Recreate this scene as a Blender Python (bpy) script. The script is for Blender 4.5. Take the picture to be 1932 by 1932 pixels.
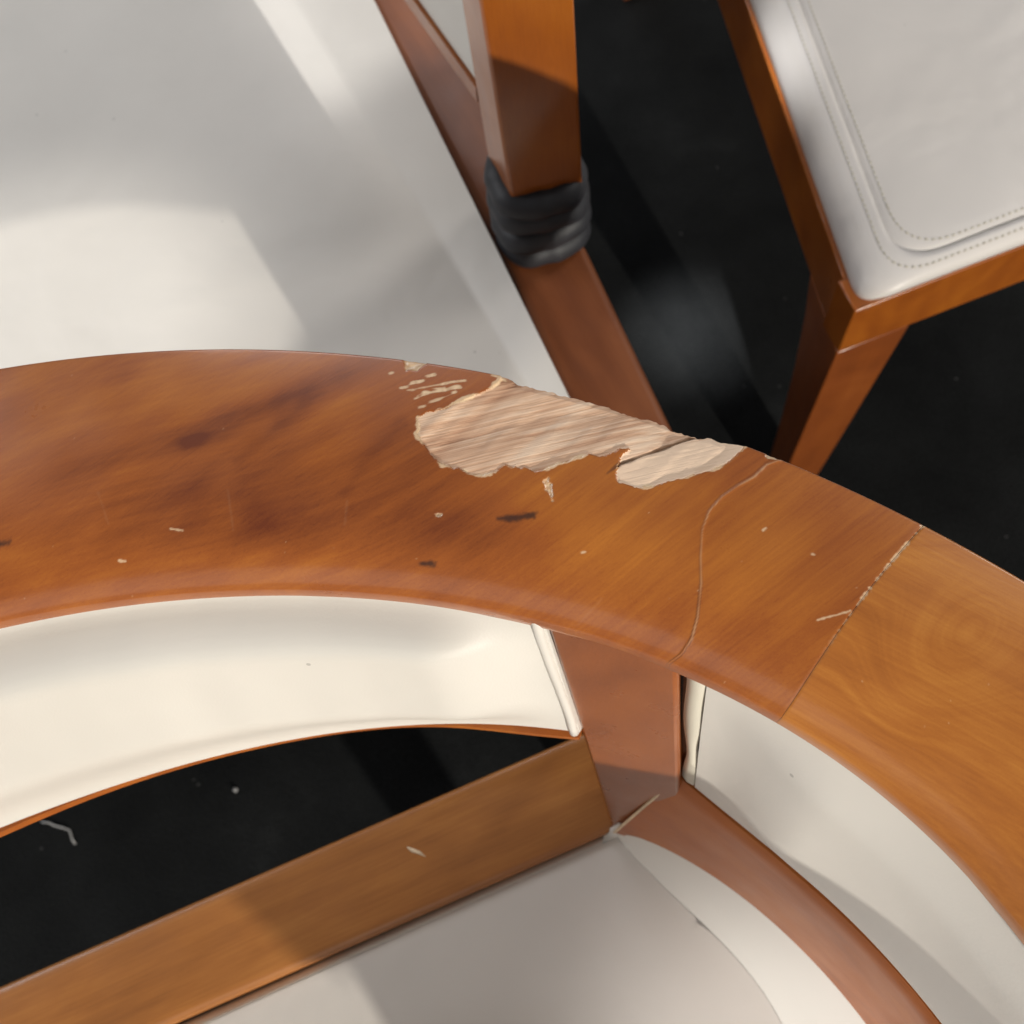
import bpy, math, random
import numpy as np
from mathutils import Matrix, Vector

sc = bpy.context.scene
for o in list(bpy.data.objects):
    bpy.data.objects.remove(o)
random.seed(4)

# ------------------------------------------------------------------ camera
F, H = 1855.0, 1.13                       # focal length in units of a 1932 px wide picture, lens height
_n = np.array([203., -660., -1855.]); _n /= np.linalg.norm(_n)
_Z = -_n; _X = np.array([1., 0, 0]) - _Z * _Z[0]; _X /= np.linalg.norm(_X); _Y = np.cross(_Z, _X)
R = np.array([_X, _Y, _Z])
cam = bpy.data.cameras.new('camera'); cam_o = bpy.data.objects.new('camera', cam)
sc.collection.objects.link(cam_o)
cam.sensor_width = 36; cam.lens = 36 * F / 1932; cam.clip_start = 0.01; cam.clip_end = 60
M4 = Matrix.Identity(4)
for i in range(3):
    for j in range(3):
        M4[i][j] = R[i, j]
M4[2][3] = H
cam_o.matrix_world = M4
cam.dof.use_dof = True; cam.dof.focus_distance = 0.385; cam.dof.aperture_fstop = 12.5
sc.camera = cam_o
sc.render.resolution_x = sc.render.resolution_y = 1024

# ------------------------------------------------------------------ light (a showroom: one low lamp, plus added spots and soft fills)
w = bpy.data.worlds.new('World'); sc.world = w; w.use_nodes = True
w.node_tree.nodes['Background'].inputs[0].default_value = (1.0, 0.95, 0.9, 1)
w.node_tree.nodes['Background'].inputs[1].default_value = 0.16

def aim(o, t):
    o.rotation_euler = (Vector(t) - o.location).to_track_quat('-Z', 'Y').to_euler()
def spot(loc, target, watt, size=60, blend=0.3, radius=0.03, col=(1, .9, .78)):
    l = bpy.data.lights.new('unseen_spot', 'SPOT'); l.energy = watt; l.spot_size = math.radians(size)
    l.spot_blend = blend; l.shadow_soft_size = radius; l.color = col
    o = bpy.data.objects.new('unseen_spot', l); o.location = loc; sc.collection.objects.link(o); aim(o, target)
    return o
def area(loc, target, watt, sx, sy, col=(1, 1, 1)):
    l = bpy.data.lights.new('added_fill', 'AREA'); l.shape = 'RECTANGLE'; l.size = sx; l.size_y = sy
    l.energy = watt; l.color = col
    o = bpy.data.objects.new('added_fill', l); o.location = loc; sc.collection.objects.link(o); aim(o, target)
    return o
spot((1.59, -2.47, 1.57), (-.1, 0.25, 0.5), 390, 50, 0.4, 0.02, (1, .93, .82))     # a low lamp across the room
area((-.9, 2.7, 2.8), (-.2, .4, .5), 17, 1.2, .6, (.96, .97, 1.0))  # added soft fill, gives the rear seat its cool sheen
area((-2.2, .9, 2.0), (-.1, .3, .5), 21, 1.3, .9, (.97, .98, 1.0))  # added soft fill from the left for side panel and border
spot((-.02, .60, 2.8), (.11, .64, 0), 1100, 3.5, 1, .05, (1, .98, .95))  # added narrow spot, makes the pool of light on the carpet
spot((-1.6, .1, 2.8), (-.47, .41, .47), 85, 7.4, .4, .05, (1, .95, .88))  # added spot brightening the lit patch on the rear seat
spot((2.0, 1.75, 2.65), (-.235, .755, .47), 260, 5.2, .5, .03, (1, .97, .92))  # added spot for the bright strip along the rear seat's edge
spot((-1.2, -.7, 2.8), (.09, -.12, .49), 240, 5.5, 1, .05, (1, .96, .9))  # added spot lighting the foreground cushion border
area((-.5, -3.0, 2.1), (0, .1, .7), 11, 2.4, 1.7, (1, .96, .9))  # added soft fill for the sheen on the rail's inner roll
area((2.4, 1.9, 2.8), (.1, .2, .5), 26, .9, .9, (1, .95, .9))  # added soft fill from the right back

sc.view_settings.view_transform = 'Standard'; sc.view_settings.look = 'None'
sc.view_settings.exposure = 0.22; sc.view_settings.gamma = 1
sc.render.engine = 'CYCLES'

# ------------------------------------------------------------------ helpers
CAM = np.array([0, 0, H])
def un(px, py, z):
    d = R @ np.array([px - 966, 966 - py, -F]); t = (z - H) / d[2]
    p = d * t; p[2] = z; return p
def pr(P):
    c = (np.asarray(P) - CAM) @ R
    return 966 + F * c[..., 0] / -c[..., 2], 966 - F * c[..., 1] / -c[..., 2]
def sstep(a, b, x):
    t = np.clip((x - a) / (b - a), 0, 1); return t * t * (3 - 2 * t)
_rs = np.random.RandomState(7); LAT = _rs.rand(128, 128)
def vn(x, y):
    x = np.asarray(x, float); y = np.asarray(y, float)
    xi = np.floor(x).astype(int); yi = np.floor(y).astype(int); fx = x - xi; fy = y - yi
    fx = fx * fx * (3 - 2 * fx); fy = fy * fy * (3 - 2 * fy)
    a = LAT[xi % 128, yi % 128]; b = LAT[(xi + 1) % 128, yi % 128]
    c = LAT[xi % 128, (yi + 1) % 128]; d = LAT[(xi + 1) % 128, (yi + 1) % 128]
    return (a * (1 - fx) + b * fx) * (1 - fy) + (c * (1 - fx) + d * fx) * fy
def seg_dist(x, y, pts, closed=False):
    D = np.full(np.shape(x), 1e9)
    n = len(pts)
    for i in range(n if closed else n - 1):
        ax, ay = pts[i]; bx, by = pts[(i + 1) % n]
        L = (bx - ax) ** 2 + (by - ay) ** 2 + 1e-9
        t = np.clip(((x - ax) * (bx - ax) + (y - ay) * (by - ay)) / L, 0, 1)
        D = np.minimum(D, np.hypot(x - ax - t * (bx - ax), y - ay - t * (by - ay)))
    return D
def inside(x, y, pts):
    r = np.zeros(np.shape(x), bool); n = len(pts)
    for i in range(n):
        ax, ay = pts[i]; bx, by = pts[(i + 1) % n]
        if ay == by: continue
        c = (ay > y) != (by > y)
        r ^= c & (x < (bx - ax) * (y - ay) / (by - ay) + ax)
    return r

def link(me, name, parent, mat, smooth=True):
    if mat: me.materials.append(mat)
    if smooth: me.polygons.foreach_set('use_smooth', [True] * len(me.polygons))
    o = bpy.data.objects.new(name, me); sc.collection.objects.link(o)
    if parent: o.parent = parent
    return o
def root_of(p):
    while p.parent: p = p.parent
    return p
def off(parent):
    return np.array(root_of(parent).location) if parent else np.zeros(3)
def mesh(name, V, Fc, parent, mat, smooth=True):
    me = bpy.data.meshes.new(name)
    me.from_pydata((np.asarray(V) - off(parent)).tolist(), [], Fc); me.update()
    return link(me, name, parent, mat, smooth)
def grid_faces(n, m, wrap=False, caps=False):
    f = []
    mm = m if wrap else m - 1
    for i in range(n - 1):
        for j in range(mm):
            j2 = (j + 1) % m
            f.append((i * m + j, i * m + j2, (i + 1) * m + j2, (i + 1) * m + j))
    if caps:
        f.append(tuple(range(m - 1, -1, -1))); f.append(tuple((n - 1) * m + j for j in range(m)))
    return f
def fix_normals(o):
    import bmesh
    b = bmesh.new(); b.from_mesh(o.data); bmesh.ops.recalc_face_normals(b, faces=b.faces); b.to_mesh(o.data); b.free()
def loft(name, P, parent, mat, wrap=True, caps=True, smooth=True, auto=35):
    P = np.asarray(P); n, m, _ = P.shape
    o = mesh(name, P.reshape(-1, 3), grid_faces(n, m, wrap, caps), parent, mat, smooth)
    fix_normals(o)
    if smooth and auto: o.data.set_sharp_from_angle(angle=math.radians(auto))
    return o
def beam(name, rings, parent, mat, bev=0.003, segs=2):
    """a solid lofted through 4-cornered rings, edges bevelled"""
    P = np.asarray(rings, float)
    o = loft(name, P, parent, mat, True, True, True, 0)
    md = o.modifiers.new('edge', 'BEVEL'); md.width = bev; md.segments = segs; md.limit_method = 'ANGLE'; md.angle_limit = math.radians(40)
    md.harden_normals = False
    o.data.set_sharp_from_angle(angle=math.radians(50))
    return o
def empty(name, loc, label, cat, group=None):
    o = bpy.data.objects.new(name, None); o.location = loc; sc.collection.objects.link(o)
    o.empty_display_size = .05
    o['label'] = label; o['category'] = cat
    if group: o['group'] = group
    return o
def tube(path, rad, k=8, closed=False):
    path = np.asarray(path, float); n = len(path); V = []
    for i in range(n):
        a = path[(i - 1) % n] if (closed or i > 0) else path[i]; b = path[(i + 1) % n] if (closed or i < n - 1) else path[i]
        t = b - a; t /= np.linalg.norm(t) + 1e-12
        s = np.cross(t, [0, 0, 1.]); s /= np.linalg.norm(s) + 1e-9; u = np.cross(s, t)
        r = rad[i] if hasattr(rad, '__len__') else rad
        V += [path[i] + r * (math.cos(q) * s + math.sin(q) * u) for q in np.linspace(0, 2 * math.pi, k, endpoint=False)]
    f = grid_faces(n, k, True, not closed)
    if closed:
        f += [((n - 1) * k + j, (n - 1) * k + (j + 1) % k, (j + 1) % k, j) for j in range(k)]
    return np.array(V), f

# ------------------------------------------------------------------ materials
def nodes_of(name):
    m = bpy.data.materials.new(name); m.use_nodes = True
    return m, m.node_tree, m.node_tree.nodes['Principled BSDF']
def N(nt, t, **kw):
    n = nt.nodes.new(t)
    for k, v in kw.items():
        if hasattr(n, k): setattr(n, k, v)
        else: n.inputs[k].default_value = v
    return n
def ramp(nt, src, stops):
    r = nt.nodes.new('ShaderNodeValToRGB'); e = r.color_ramp.elements
    while len(e) < len(stops): e.new(.5)
    for i, (p, c) in enumerate(stops):
        e[i].position = p; e[i].color = (*c, 1) if len(c) == 3 else c
    nt.links.new(src, r.inputs[0]); return r
def math_n(nt, op, a, b=None, clamp=False):
    n = nt.nodes.new('ShaderNodeMath'); n.operation = op; n.use_clamp = clamp
    for i, v in enumerate((a, b)):
        if v is None: continue
        if isinstance(v, (int, float)): n.inputs[i].default_value = v
        else: nt.links.new(v, n.inputs[i])
    return n.outputs[0]
def mixc(nt, fac, a, b, mode='MIX'):
    n = nt.nodes.new('ShaderNodeMix'); n.data_type = 'RGBA'; n.blend_type = mode
    for sock, v in ((n.inputs[0], fac), (n.inputs[6], a), (n.inputs[7], b)):
        if isinstance(v, (int, float)): sock.default_value = v
        elif isinstance(v, tuple): sock.default_value = (*v, 1)
        else: nt.links.new(v, sock)
    return n.outputs[2]
def attr(nt, name):
    a = nt.nodes.new('ShaderNodeAttribute'); a.attribute_name = name; return a.outputs['Fac']

def wood(name, c0, c1, c2, angle=0, scale=1.0, streak=.35, rough=.34, coat=.5, rail=False, seed=0, vert=False):
    m, nt, bs = nodes_of(name); L = nt.links.new
    tc = N(nt, 'ShaderNodeTexCoord')
    mp0 = N(nt, 'ShaderNodeMapping'); mp0.inputs['Rotation'].default_value = (0, math.pi / 2, 0) if vert else (0, 0, -angle)
    mp0.inputs['Location'].default_value = (seed, seed * .7, seed * .3)
    L(tc.outputs['Object'], mp0.inputs[0])
    mp1 = N(nt, 'ShaderNodeMapping'); mp1.inputs['Scale'].default_value = (6 * scale, 12 * scale, 9 * scale); L(mp0.outputs[0], mp1.inputs[0])
    n1 = N(nt, 'ShaderNodeTexNoise'); n1.inputs['Scale'].default_value = 1.6; n1.inputs['Detail'].default_value = 5
    n1.inputs['Roughness'].default_value = .48; n1.inputs['Distortion'].default_value = 1.5; L(mp1.outputs[0], n1.inputs[0])
    mp2 = N(nt, 'ShaderNodeMapping'); mp2.inputs['Scale'].default_value = (26 * scale, 850 * scale, 850 * scale); L(mp0.outputs[0], mp2.inputs[0])
    n2 = N(nt, 'ShaderNodeTexNoise'); n2.inputs['Scale'].default_value = 1.0; n2.inputs['Detail'].default_value = 4; n2.inputs['Distortion'].default_value = .25
    L(mp2.outputs[0], n2.inputs[0])
    n3 = N(nt, 'ShaderNodeTexNoise'); n3.inputs['Scale'].default_value = 1300; n3.inputs['Detail'].default_value = 2; L(tc.outputs['Object'], n3.inputs[0])
    base_n = math_n(nt, 'ADD', math_n(nt, 'MULTIPLY', math_n(nt, 'SUBTRACT', n1.outputs['Fac'], .5), .38), .54) if rail else math_n(nt, 'ADD', math_n(nt, 'MULTIPLY', math_n(nt, 'SUBTRACT', n1.outputs['Fac'], .5), .65), .5)
    v = math_n(nt, 'ADD', base_n, math_n(nt, 'MULTIPLY', math_n(nt, 'SUBTRACT', n2.outputs['Fac'], .5), streak))
    v = math_n(nt, 'ADD', v, math_n(nt, 'MULTIPLY', math_n(nt, 'SUBTRACT', n3.outputs['Fac'], .5), .12))
    wv = N(nt, 'ShaderNodeTexWave'); wv.wave_type = 'BANDS'; wv.bands_direction = 'Y'
    mp3 = N(nt, 'ShaderNodeMapping'); mp3.inputs['Scale'].default_value = (3 * scale, 9 * scale, 9 * scale); L(mp0.outputs[0], mp3.inputs[0]); L(mp3.outputs[0], wv.inputs[0])
    wv.inputs['Scale'].default_value = 2.2; wv.inputs['Distortion'].default_value = 5.5; wv.inputs['Detail'].default_value = 4; wv.inputs['Detail Scale'].default_value = 1.3
    v = math_n(nt, 'ADD', v, math_n(nt, 'MULTIPLY', math_n(nt, 'SUBTRACT', wv.outputs['Fac'], .5), .045 if rail else .09))
    if rail: v = math_n(nt, 'ADD', v, attr(nt, 'tone'))
    mp4 = N(nt, 'ShaderNodeMapping'); mp4.inputs['Scale'].default_value = (110 * scale, 1500 * scale, 1500 * scale); L(mp0.outputs[0], mp4.inputs[0])
    n4 = N(nt, 'ShaderNodeTexNoise'); n4.inputs['Scale'].default_value = 1.0; n4.inputs['Detail'].default_value = 1; L(mp4.outputs[0], n4.inputs[0])
    pore = math_n(nt, 'MULTIPLY', math_n(nt, 'GREATER_THAN', n4.outputs['Fac'], .65), -.05)
    v = math_n(nt, 'ADD', v, pore)
    col = ramp(nt, v, [(.12, c0), (.5, c1), (.9, c2)]).outputs[0]
    rsock = bs.inputs['Roughness']
    if rail:
        col = mixc(nt, attr(nt, 'dark'), col, (.028, .014, .012))
        rim = attr(nt, 'rim')
        col = mixc(nt, rim, col, (.80, .60, .38))
    L(col, bs.inputs['Base Color'])
    nr = N(nt, 'ShaderNodeTexNoise'); nr.inputs['Scale'].default_value = 35; nr.inputs['Detail'].default_value = 5; L(tc.outputs['Object'], nr.inputs[0])
    rr = math_n(nt, 'ADD', math_n(nt, 'MULTIPLY', math_n(nt, 'SUBTRACT', nr.outputs['Fac'], .5), .25), rough)
    L(rr, rsock)
    bs.inputs['Coat Weight'].default_value = coat; bs.inputs['Coat Roughness'].default_value = .16
    bs.inputs['Specular IOR Level'].default_value = .4
    bp = N(nt, 'ShaderNodeBump'); bp.inputs['Strength'].default_value = .05; bp.inputs['Distance'].default_value = .001
    L(n2.outputs['Fac'], bp.inputs['Height']); L(bp.outputs[0], bs.inputs['Normal'])
    # slow unevenness of the lacquer
    nb = N(nt, 'ShaderNodeTexNoise'); nb.inputs['Scale'].default_value = 60; nb.inputs['Detail'].default_value = 2; L(tc.outputs['Object'], nb.inputs[0])
    b2 = N(nt, 'ShaderNodeBump'); b2.inputs['Strength'].default_value = .12; b2.inputs['Distance'].default_value = .002
    L(nb.outputs['Fac'], b2.inputs['Height']); L(b2.outputs[0], bs.inputs['Coat Normal'])
    return m

C0, C1, C2 = (.14, .030, .008), (.32, .088, .015), (.52, .180, .024)
w_rail = wood('cherry_rail', C0, C1, C2, 0.62, 1.0, .17, .32, .55, True, 1.3)
w_arm = wood('cherry_arm', (.26, .072, .013), (.43, .145, .024), (.62, .26, .046), -.55, .9, .30, .34, .5, True, 4.1)
w_post = wood('cherry_post', (.14, .036, .010), (.27, .078, .018), (.37, .120, .028), 1.3, 1.0, .2, .30, .22, False, 2.2, True)
w_bar = wood('cherry_bar', (.22, .080, .020), (.34, .130, .031), (.46, .195, .048), .40, 1.0, .5, .40, .3, False, 7.7)
w_board = wood('cherry_board', (.25, .058, .009), (.40, .108, .014), (.52, .17, .022), -.75, 1.0, .3, .42, .15, False, 9.4)
w_far = wood('cherry_far', (.18, .040, .006), (.31, .085, .009), (.42, .135, .013), 1.45, .8, .3, .33, .5, False, 5.6)
w_leg = wood('cherry_leg', (.18, .040, .006), (.31, .085, .009), (.42, .135, .013), 0, .8, .3, .33, .5, False, 6.6, True)
w_red = wood('cherry_red', (.10, .026, .009), (.175, .052, .016), (.26, .085, .025), -1.1, .8, .25, .5, .08, False, 3.3)

w_legr = wood('cherry_dark_leg', (.13, .032, .008), (.23, .060, .012), (.32, .095, .018), 0, .8, .3, .36, .4, False, 8.6, True)
def leather(name, col, rough=.42, spots=.6, crease=.25):
    m, nt, bs = nodes_of(name); L = nt.links.new
    tc = N(nt, 'ShaderNodeTexCoord')
    n1 = N(nt, 'ShaderNodeTexNoise'); n1.inputs['Scale'].default_value = 7; n1.inputs['Detail'].default_value = 4; L(tc.outputs['Object'], n1.inputs[0])
    c = ramp(nt, n1.outputs['Fac'], [(.25, tuple(x * .90 for x in col)), (.7, col)]).outputs[0]
    vo = N(nt, 'ShaderNodeTexVoronoi'); vo.inputs['Scale'].default_value = 42; vo.inputs['Randomness'].default_value = 1; L(tc.outputs['Object'], vo.inputs[0])
    dot = math_n(nt, 'LESS_THAN', vo.outputs['Distance'], .045)
    wn = N(nt, 'ShaderNodeTexWhiteNoise'); L(vo.outputs['Position'], wn.inputs[0])
    pick = math_n(nt, 'GREATER_THAN', wn.outputs['Value'], .80)
    c = mixc(nt, math_n(nt, 'MULTIPLY', math_n(nt, 'MULTIPLY', dot, pick), spots), c, tuple(x * .45 for x in col))
    L(c, bs.inputs['Base Color']); bs.inputs['Roughness'].default_value = rough
    bs.inputs['Specular IOR Level'].default_value = .45
    v2 = N(nt, 'ShaderNodeTexVoronoi'); v2.inputs['Scale'].default_value = 900; L(tc.outputs['Object'], v2.inputs[0])
    b1 = N(nt, 'ShaderNodeBump'); b1.inputs['Strength'].default_value = .06; b1.inputs['Distance'].default_value = .0006
    L(v2.outputs['Distance'], b1.inputs['Height'])
    n2 = N(nt, 'ShaderNodeTexNoise'); n2.inputs['Scale'].default_value = 9; n2.inputs['Detail'].default_value = 3; n2.inputs['Distortion'].default_value = .4; L(tc.outputs['Object'], n2.inputs[0])
    b2 = N(nt, 'ShaderNodeBump'); b2.inputs['Strength'].default_value = crease; b2.inputs['Distance'].default_value = .012
    L(n2.outputs['Fac'], b2.inputs['Height']); L(b1.outputs[0], b2.inputs['Normal']); L(b2.outputs[0], bs.inputs['Normal'])
    return m
l_white = leather('white_leather', (.72, .70, .655), .42, .6, .12)
l_seat = leather('white_seat_leather', (.72, .695, .65), .45, .6, .32)
l_shaded = leather('shaded_seat_leather', (.64, .61, .57), .46, .2, .3)  # white leather greyed, the seat's shade is put into the colour
l_right = leather('pale_seat_leather', (.68, .66, .645), .42, .3, .35)
l_edge = leather('leather_edge', (.62, .59, .50), .5, 0, .2)
def plain(name, col, rough, spec=.5):
    m, nt, bs = nodes_of(name)
    tc = N(nt, 'ShaderNodeTexCoord'); n1 = N(nt, 'ShaderNodeTexNoise'); n1.inputs['Scale'].default_value = 120; n1.inputs['Detail'].default_value = 4
    nt.links.new(tc.outputs['Object'], n1.inputs[0])
    c = ramp(nt, n1.outputs['Fac'], [(.3, tuple(x * .75 for x in col)), (.7, col)])
    nt.links.new(c.outputs[0], bs.inputs['Base Color'])
    bs.inputs['Roughness'].default_value = rough; bs.inputs['Specular IOR Level'].default_value = spec
    bp = N(nt, 'ShaderNodeBump'); bp.inputs['Strength'].default_value = .15; bp.inputs['Distance'].default_value = .001
    nt.links.new(n1.outputs['Fac'], bp.inputs['Height']); nt.links.new(bp.outputs[0], bs.inputs['Normal'])
    return m
m_wrap = plain('black_leather_cord', (.022, .024, .030), .58)
m_thread = plain('pale_thread', (.55, .52, .42), .8)
m_lint = plain('grey_lint', (.45, .45, .45), .9)
m_dark = plain('dark_gap', (.02, .016, .012), .9, .1)
m_glue = plain('pale_chipped_lacquer', (.78, .62, .42), .6)

def raw_wood():
    m, nt, bs = nodes_of('raw_splintered_wood'); L = nt.links.new
    tc = N(nt, 'ShaderNodeTexCoord'); mp0 = N(nt, 'ShaderNodeMapping'); mp0.inputs['Rotation'].default_value = (0, 0, -FIB)
    L(tc.outputs['Object'], mp0.inputs[0])
    mp = N(nt, 'ShaderNodeMapping'); mp.inputs['Scale'].default_value = (9, 700, 300); L(mp0.outputs[0], mp.inputs[0])
    n1 = N(nt, 'ShaderNodeTexNoise'); n1.inputs['Scale'].default_value = 1; n1.inputs['Detail'].default_value = 5; n1.inputs['Roughness'].default_value = .6; n1.inputs['Distortion'].default_value = .08
    L(mp.outputs[0], n1.inputs[0])
    mpb = N(nt, 'ShaderNodeMapping'); mpb.inputs['Scale'].default_value = (12, 90, 60); L(mp0.outputs[0], mpb.inputs[0])
    n2 = N(nt, 'ShaderNodeTexNoise'); n2.inputs['Scale'].default_value = 1; n2.inputs['Detail'].default_value = 3; L(mpb.outputs[0], n2.inputs[0])
    v = math_n(nt, 'ADD', math_n(nt, 'MULTIPLY', n1.outputs['Fac'], .65), math_n(nt, 'MULTIPLY', n2.outputs['Fac'], .35))
    v = math_n(nt, 'ADD', v, attr(nt, 'tone'))
    c = ramp(nt, v, [(.33, (.26, .125, .068)), (.44, (.50, .285, .18)), (.55, (.66, .43, .29)), (.68, (.83, .63, .47))]).outputs[0]
    c = mixc(nt, attr(nt, 'dark'), c, (.09, .045, .022))
    c = mixc(nt, attr(nt, 'rim'), c, (.80, .62, .40))
    L(c, bs.inputs['Base Color']); bs.inputs['Roughness'].default_value = .75; bs.inputs['Specular IOR Level'].default_value = .2
    bp = N(nt, 'ShaderNodeBump'); bp.inputs['Strength'].default_value = .5; bp.inputs['Distance'].default_value = .0012
    L(n1.outputs['Fac'], bp.inputs['Height']); L(bp.outputs[0], bs.inputs['Normal'])
    return m
_f = un(1280, 725, .775) - un(800, 850, .775); FIB = math.atan2(_f[1], _f[0])
m_raw = raw_wood()

def carpet():
    m, nt, bs = nodes_of('black_carpet'); L = nt.links.new
    tc = N(nt, 'ShaderNodeTexCoord')
    n1 = N(nt, 'ShaderNodeTexNoise'); n1.inputs['Scale'].default_value = 6; n1.inputs['Detail'].default_value = 5; n1.inputs['Roughness'].default_value = .6; L(tc.outputs['Object'], n1.inputs[0])
    n2 = N(nt, 'ShaderNodeTexNoise'); n2.inputs['Scale'].default_value = 420; n2.inputs['Detail'].default_value = 3; L(tc.outputs['Object'], n2.inputs[0])
    c = ramp(nt, n1.outputs['Fac'], [(.3, (.0070, .0078, .0084)), (.6, (.014, .0152, .016)), (.8, (.027, .029, .030))]).outputs[0]
    c = mixc(nt, 1.0, c, ramp(nt, n2.outputs['Fac'], [(.3, (.45, .45, .45)), (.7, (1.4, 1.4, 1.4))]).outputs[0], 'MULTIPLY')
    vo = N(nt, 'ShaderNodeTexVoronoi'); vo.inputs['Scale'].default_value = 30; L(tc.outputs['Object'], vo.inputs[0])
    wn = N(nt, 'ShaderNodeTexWhiteNoise'); L(vo.outputs['Position'], wn.inputs[0])
    dot = math_n(nt, 'MULTIPLY', math_n(nt, 'LESS_THAN', vo.outputs['Distance'], .05), math_n(nt, 'GREATER_THAN', wn.outputs['Value'], .8))
    c = mixc(nt, math_n(nt, 'MULTIPLY', dot, .5), c, (.12, .12, .12))
    L(c, bs.inputs['Base Color']); bs.inputs['Roughness'].default_value = 1; bs.inputs['Specular IOR Level'].default_value = .05
    bs.inputs['Sheen Weight'].default_value = .03
    bp = N(nt, 'ShaderNodeBump'); bp.inputs['Strength'].default_value = .8; bp.inputs['Distance'].default_value = .004
    L(n2.outputs['Fac'], bp.inputs['Height']); L(bp.outputs[0], bs.inputs['Normal'])
    return m

# ------------------------------------------------------------------ floor
fl = mesh('floor', [(-3, -3, 0), (3, -3, 0), (3, 3, 0), (-3, 3, 0)], [(0, 1, 2, 3)], None, carpet())
fl['kind'] = 'structure'

# ------------------------------------------------------------------ the damaged armchair
CX, CY = -.1868, -.3523                   # centre of the tub's curve
AX = math.radians(113)                    # its axis of symmetry (towards the back)
def pol(P):
    return np.hypot(P[:, 0] - CX, P[:, 1] - CY), np.arctan2(P[:, 1] - CY, P[:, 0] - CX)
def curve(px, z, deg=3, sym=False):
    """radius of an edge as a function of the angle round the tub"""
    P = np.array([un(x, y, z) for x, y in px]); r, t = pol(P)
    lo, hi = t.min(), t.max()
    if sym: r = np.r_[r, r]; t = np.r_[t, 2 * AX - t]; hi = t.max()
    co = np.polyfit(t - 1.2, r, deg)
    def f(th):
        th = np.asarray(th, float)
        th = np.where(th > AX, 2 * AX - th, th) if not sym else th
        q = np.clip(th, lo, hi); d = np.clip(lo - th, 0, None)
        sl = (np.polyval(co, lo + .02 - 1.2) - np.polyval(co, lo - 1.2)) / .02
        return np.polyval(co, q - 1.2) - sl * .18 * (1 - np.exp(-d / .18))
    return f
def at(r, th, z):
    r, th = np.broadcast_arrays(r, th)
    return np.stack([CX + r * np.cos(th), CY + r * np.sin(th), np.broadcast_to(z, np.shape(r)) + 0. * r], -1)

ZT = .78
rO = curve([(0, 690), (130, 672), (260, 661), (400, 657), (540, 660), (700, 672), (850, 690), (950, 712), (1230, 781), (1500, 868), (1620, 923), (1750, 985), (1850, 1045), (1932, 1105)], ZT - .003, 4, True)
rI = curve([(0, 1178), (150, 1142), (300, 1120), (440, 1112), (600, 1113), (760, 1123), (900, 1145), (1010, 1172), (1150, 1218), (1280, 1266), (1400, 1315), (1500, 1365), (1620, 1440), (1720, 1530), (1800, 1610), (1870, 1690), (1932, 1750)], ZT - .018, 6, True)
ROOT = np.array([CX, CY, 0])
chair = empty('armchair', ROOT, 'tub armchair with splintered chip out of its curved cherry wood top rail', 'armchair')

# profile across the rail: (t from outer 0 to inner 1, z below the top)
def profile(nt_):
    t = np.linspace(0, 1, nt_)
    z = -.003 * np.clip((.5 - t) / .5, 0, 1) ** 2
    q = np.clip((t - .38) / .62, 0, 1)
    z = z - .021 * (.62 * q ** 2.4 + .38 * (1 - np.sqrt(np.clip(1 - (q * .99) ** 6, 0, 1))))
    e = np.clip(1 - t / .012, 0, 1); z = z - .0016 * e ** 2
    return t, z
def zz(pts):   # zoom coordinates of the damage -> picture units
    return [((x / 2.1467 + 700) / 1.06004, (y / 2.1467 + 680) / 1.06004) for x, y in pts]
CHIP1 = zz([(640, 100), (652, 165), (600, 208), (480, 258), (400, 295), (325, 308), (292, 330), (296, 360), (288, 400), (310, 440), (345, 490), (400, 535), (470, 555), (540, 580), (600, 575), (632, 560), (662, 533), (700, 545), (745, 550), (790, 566), (830, 560), (880, 535), (960, 510), (1030, 488), (1080, 500), (1150, 470), (1195, 458), (1205, 470), (1160, 500), (1150, 540), (1140, 590), (1150, 612), (1190, 620), (1220, 636), (1300, 625), (1420, 595), (1560, 555), (1640, 510), (1680, 475), (1702, 449), (1745, 443), (1760, 380), (1500, 250), (900, 100)])
CRACK2 = zz([(1105, 572), (1160, 528), (1300, 478), (1420, 430), (1535, 392)])
FLAKES = [zz([(230, 70), (232, 95), (240, 132), (290, 130), (330, 102), (330, 70)]),
          zz([(832, 600), (850, 592), (864, 620), (868, 690), (850, 655), (834, 640)]),
          zz([(1780, 466), (1800, 460), (1900, 505), (1870, 516), (1790, 505)]),
          zz([(370, 745), (395, 748), (390, 762), (372, 760)])]
STREAKS = [zz(q) for q in ([(222, 203), (300, 176), (362, 148)], [(245, 216), (360, 196), (495, 170)], [(262, 262), (340, 226), (472, 200)], [(296, 290), (370, 258), (452, 226)], [(290, 236), (405, 208)], [(610, 150), (650, 160), (690, 190)])]
DARKS = [[(940, 978), (965, 972), (1012, 966), (1008, 976), (975, 983)], [(793, 1062), (822, 1060), (820, 1066), (795, 1067)],
         [(-10, 1022), (20, 1021), (12, 1030), (-10, 1034)]]
CRACK = zz([(1862, 510), (1790, 535), (1735, 588)]) + [(1395, 915), (1362, 938), (1338, 965), (1325, 1000), (1322, 1050), (1323, 1100), (1316, 1165), (1305, 1205), (1285, 1235), (1262, 1252), (1250, 1268)]
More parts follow.
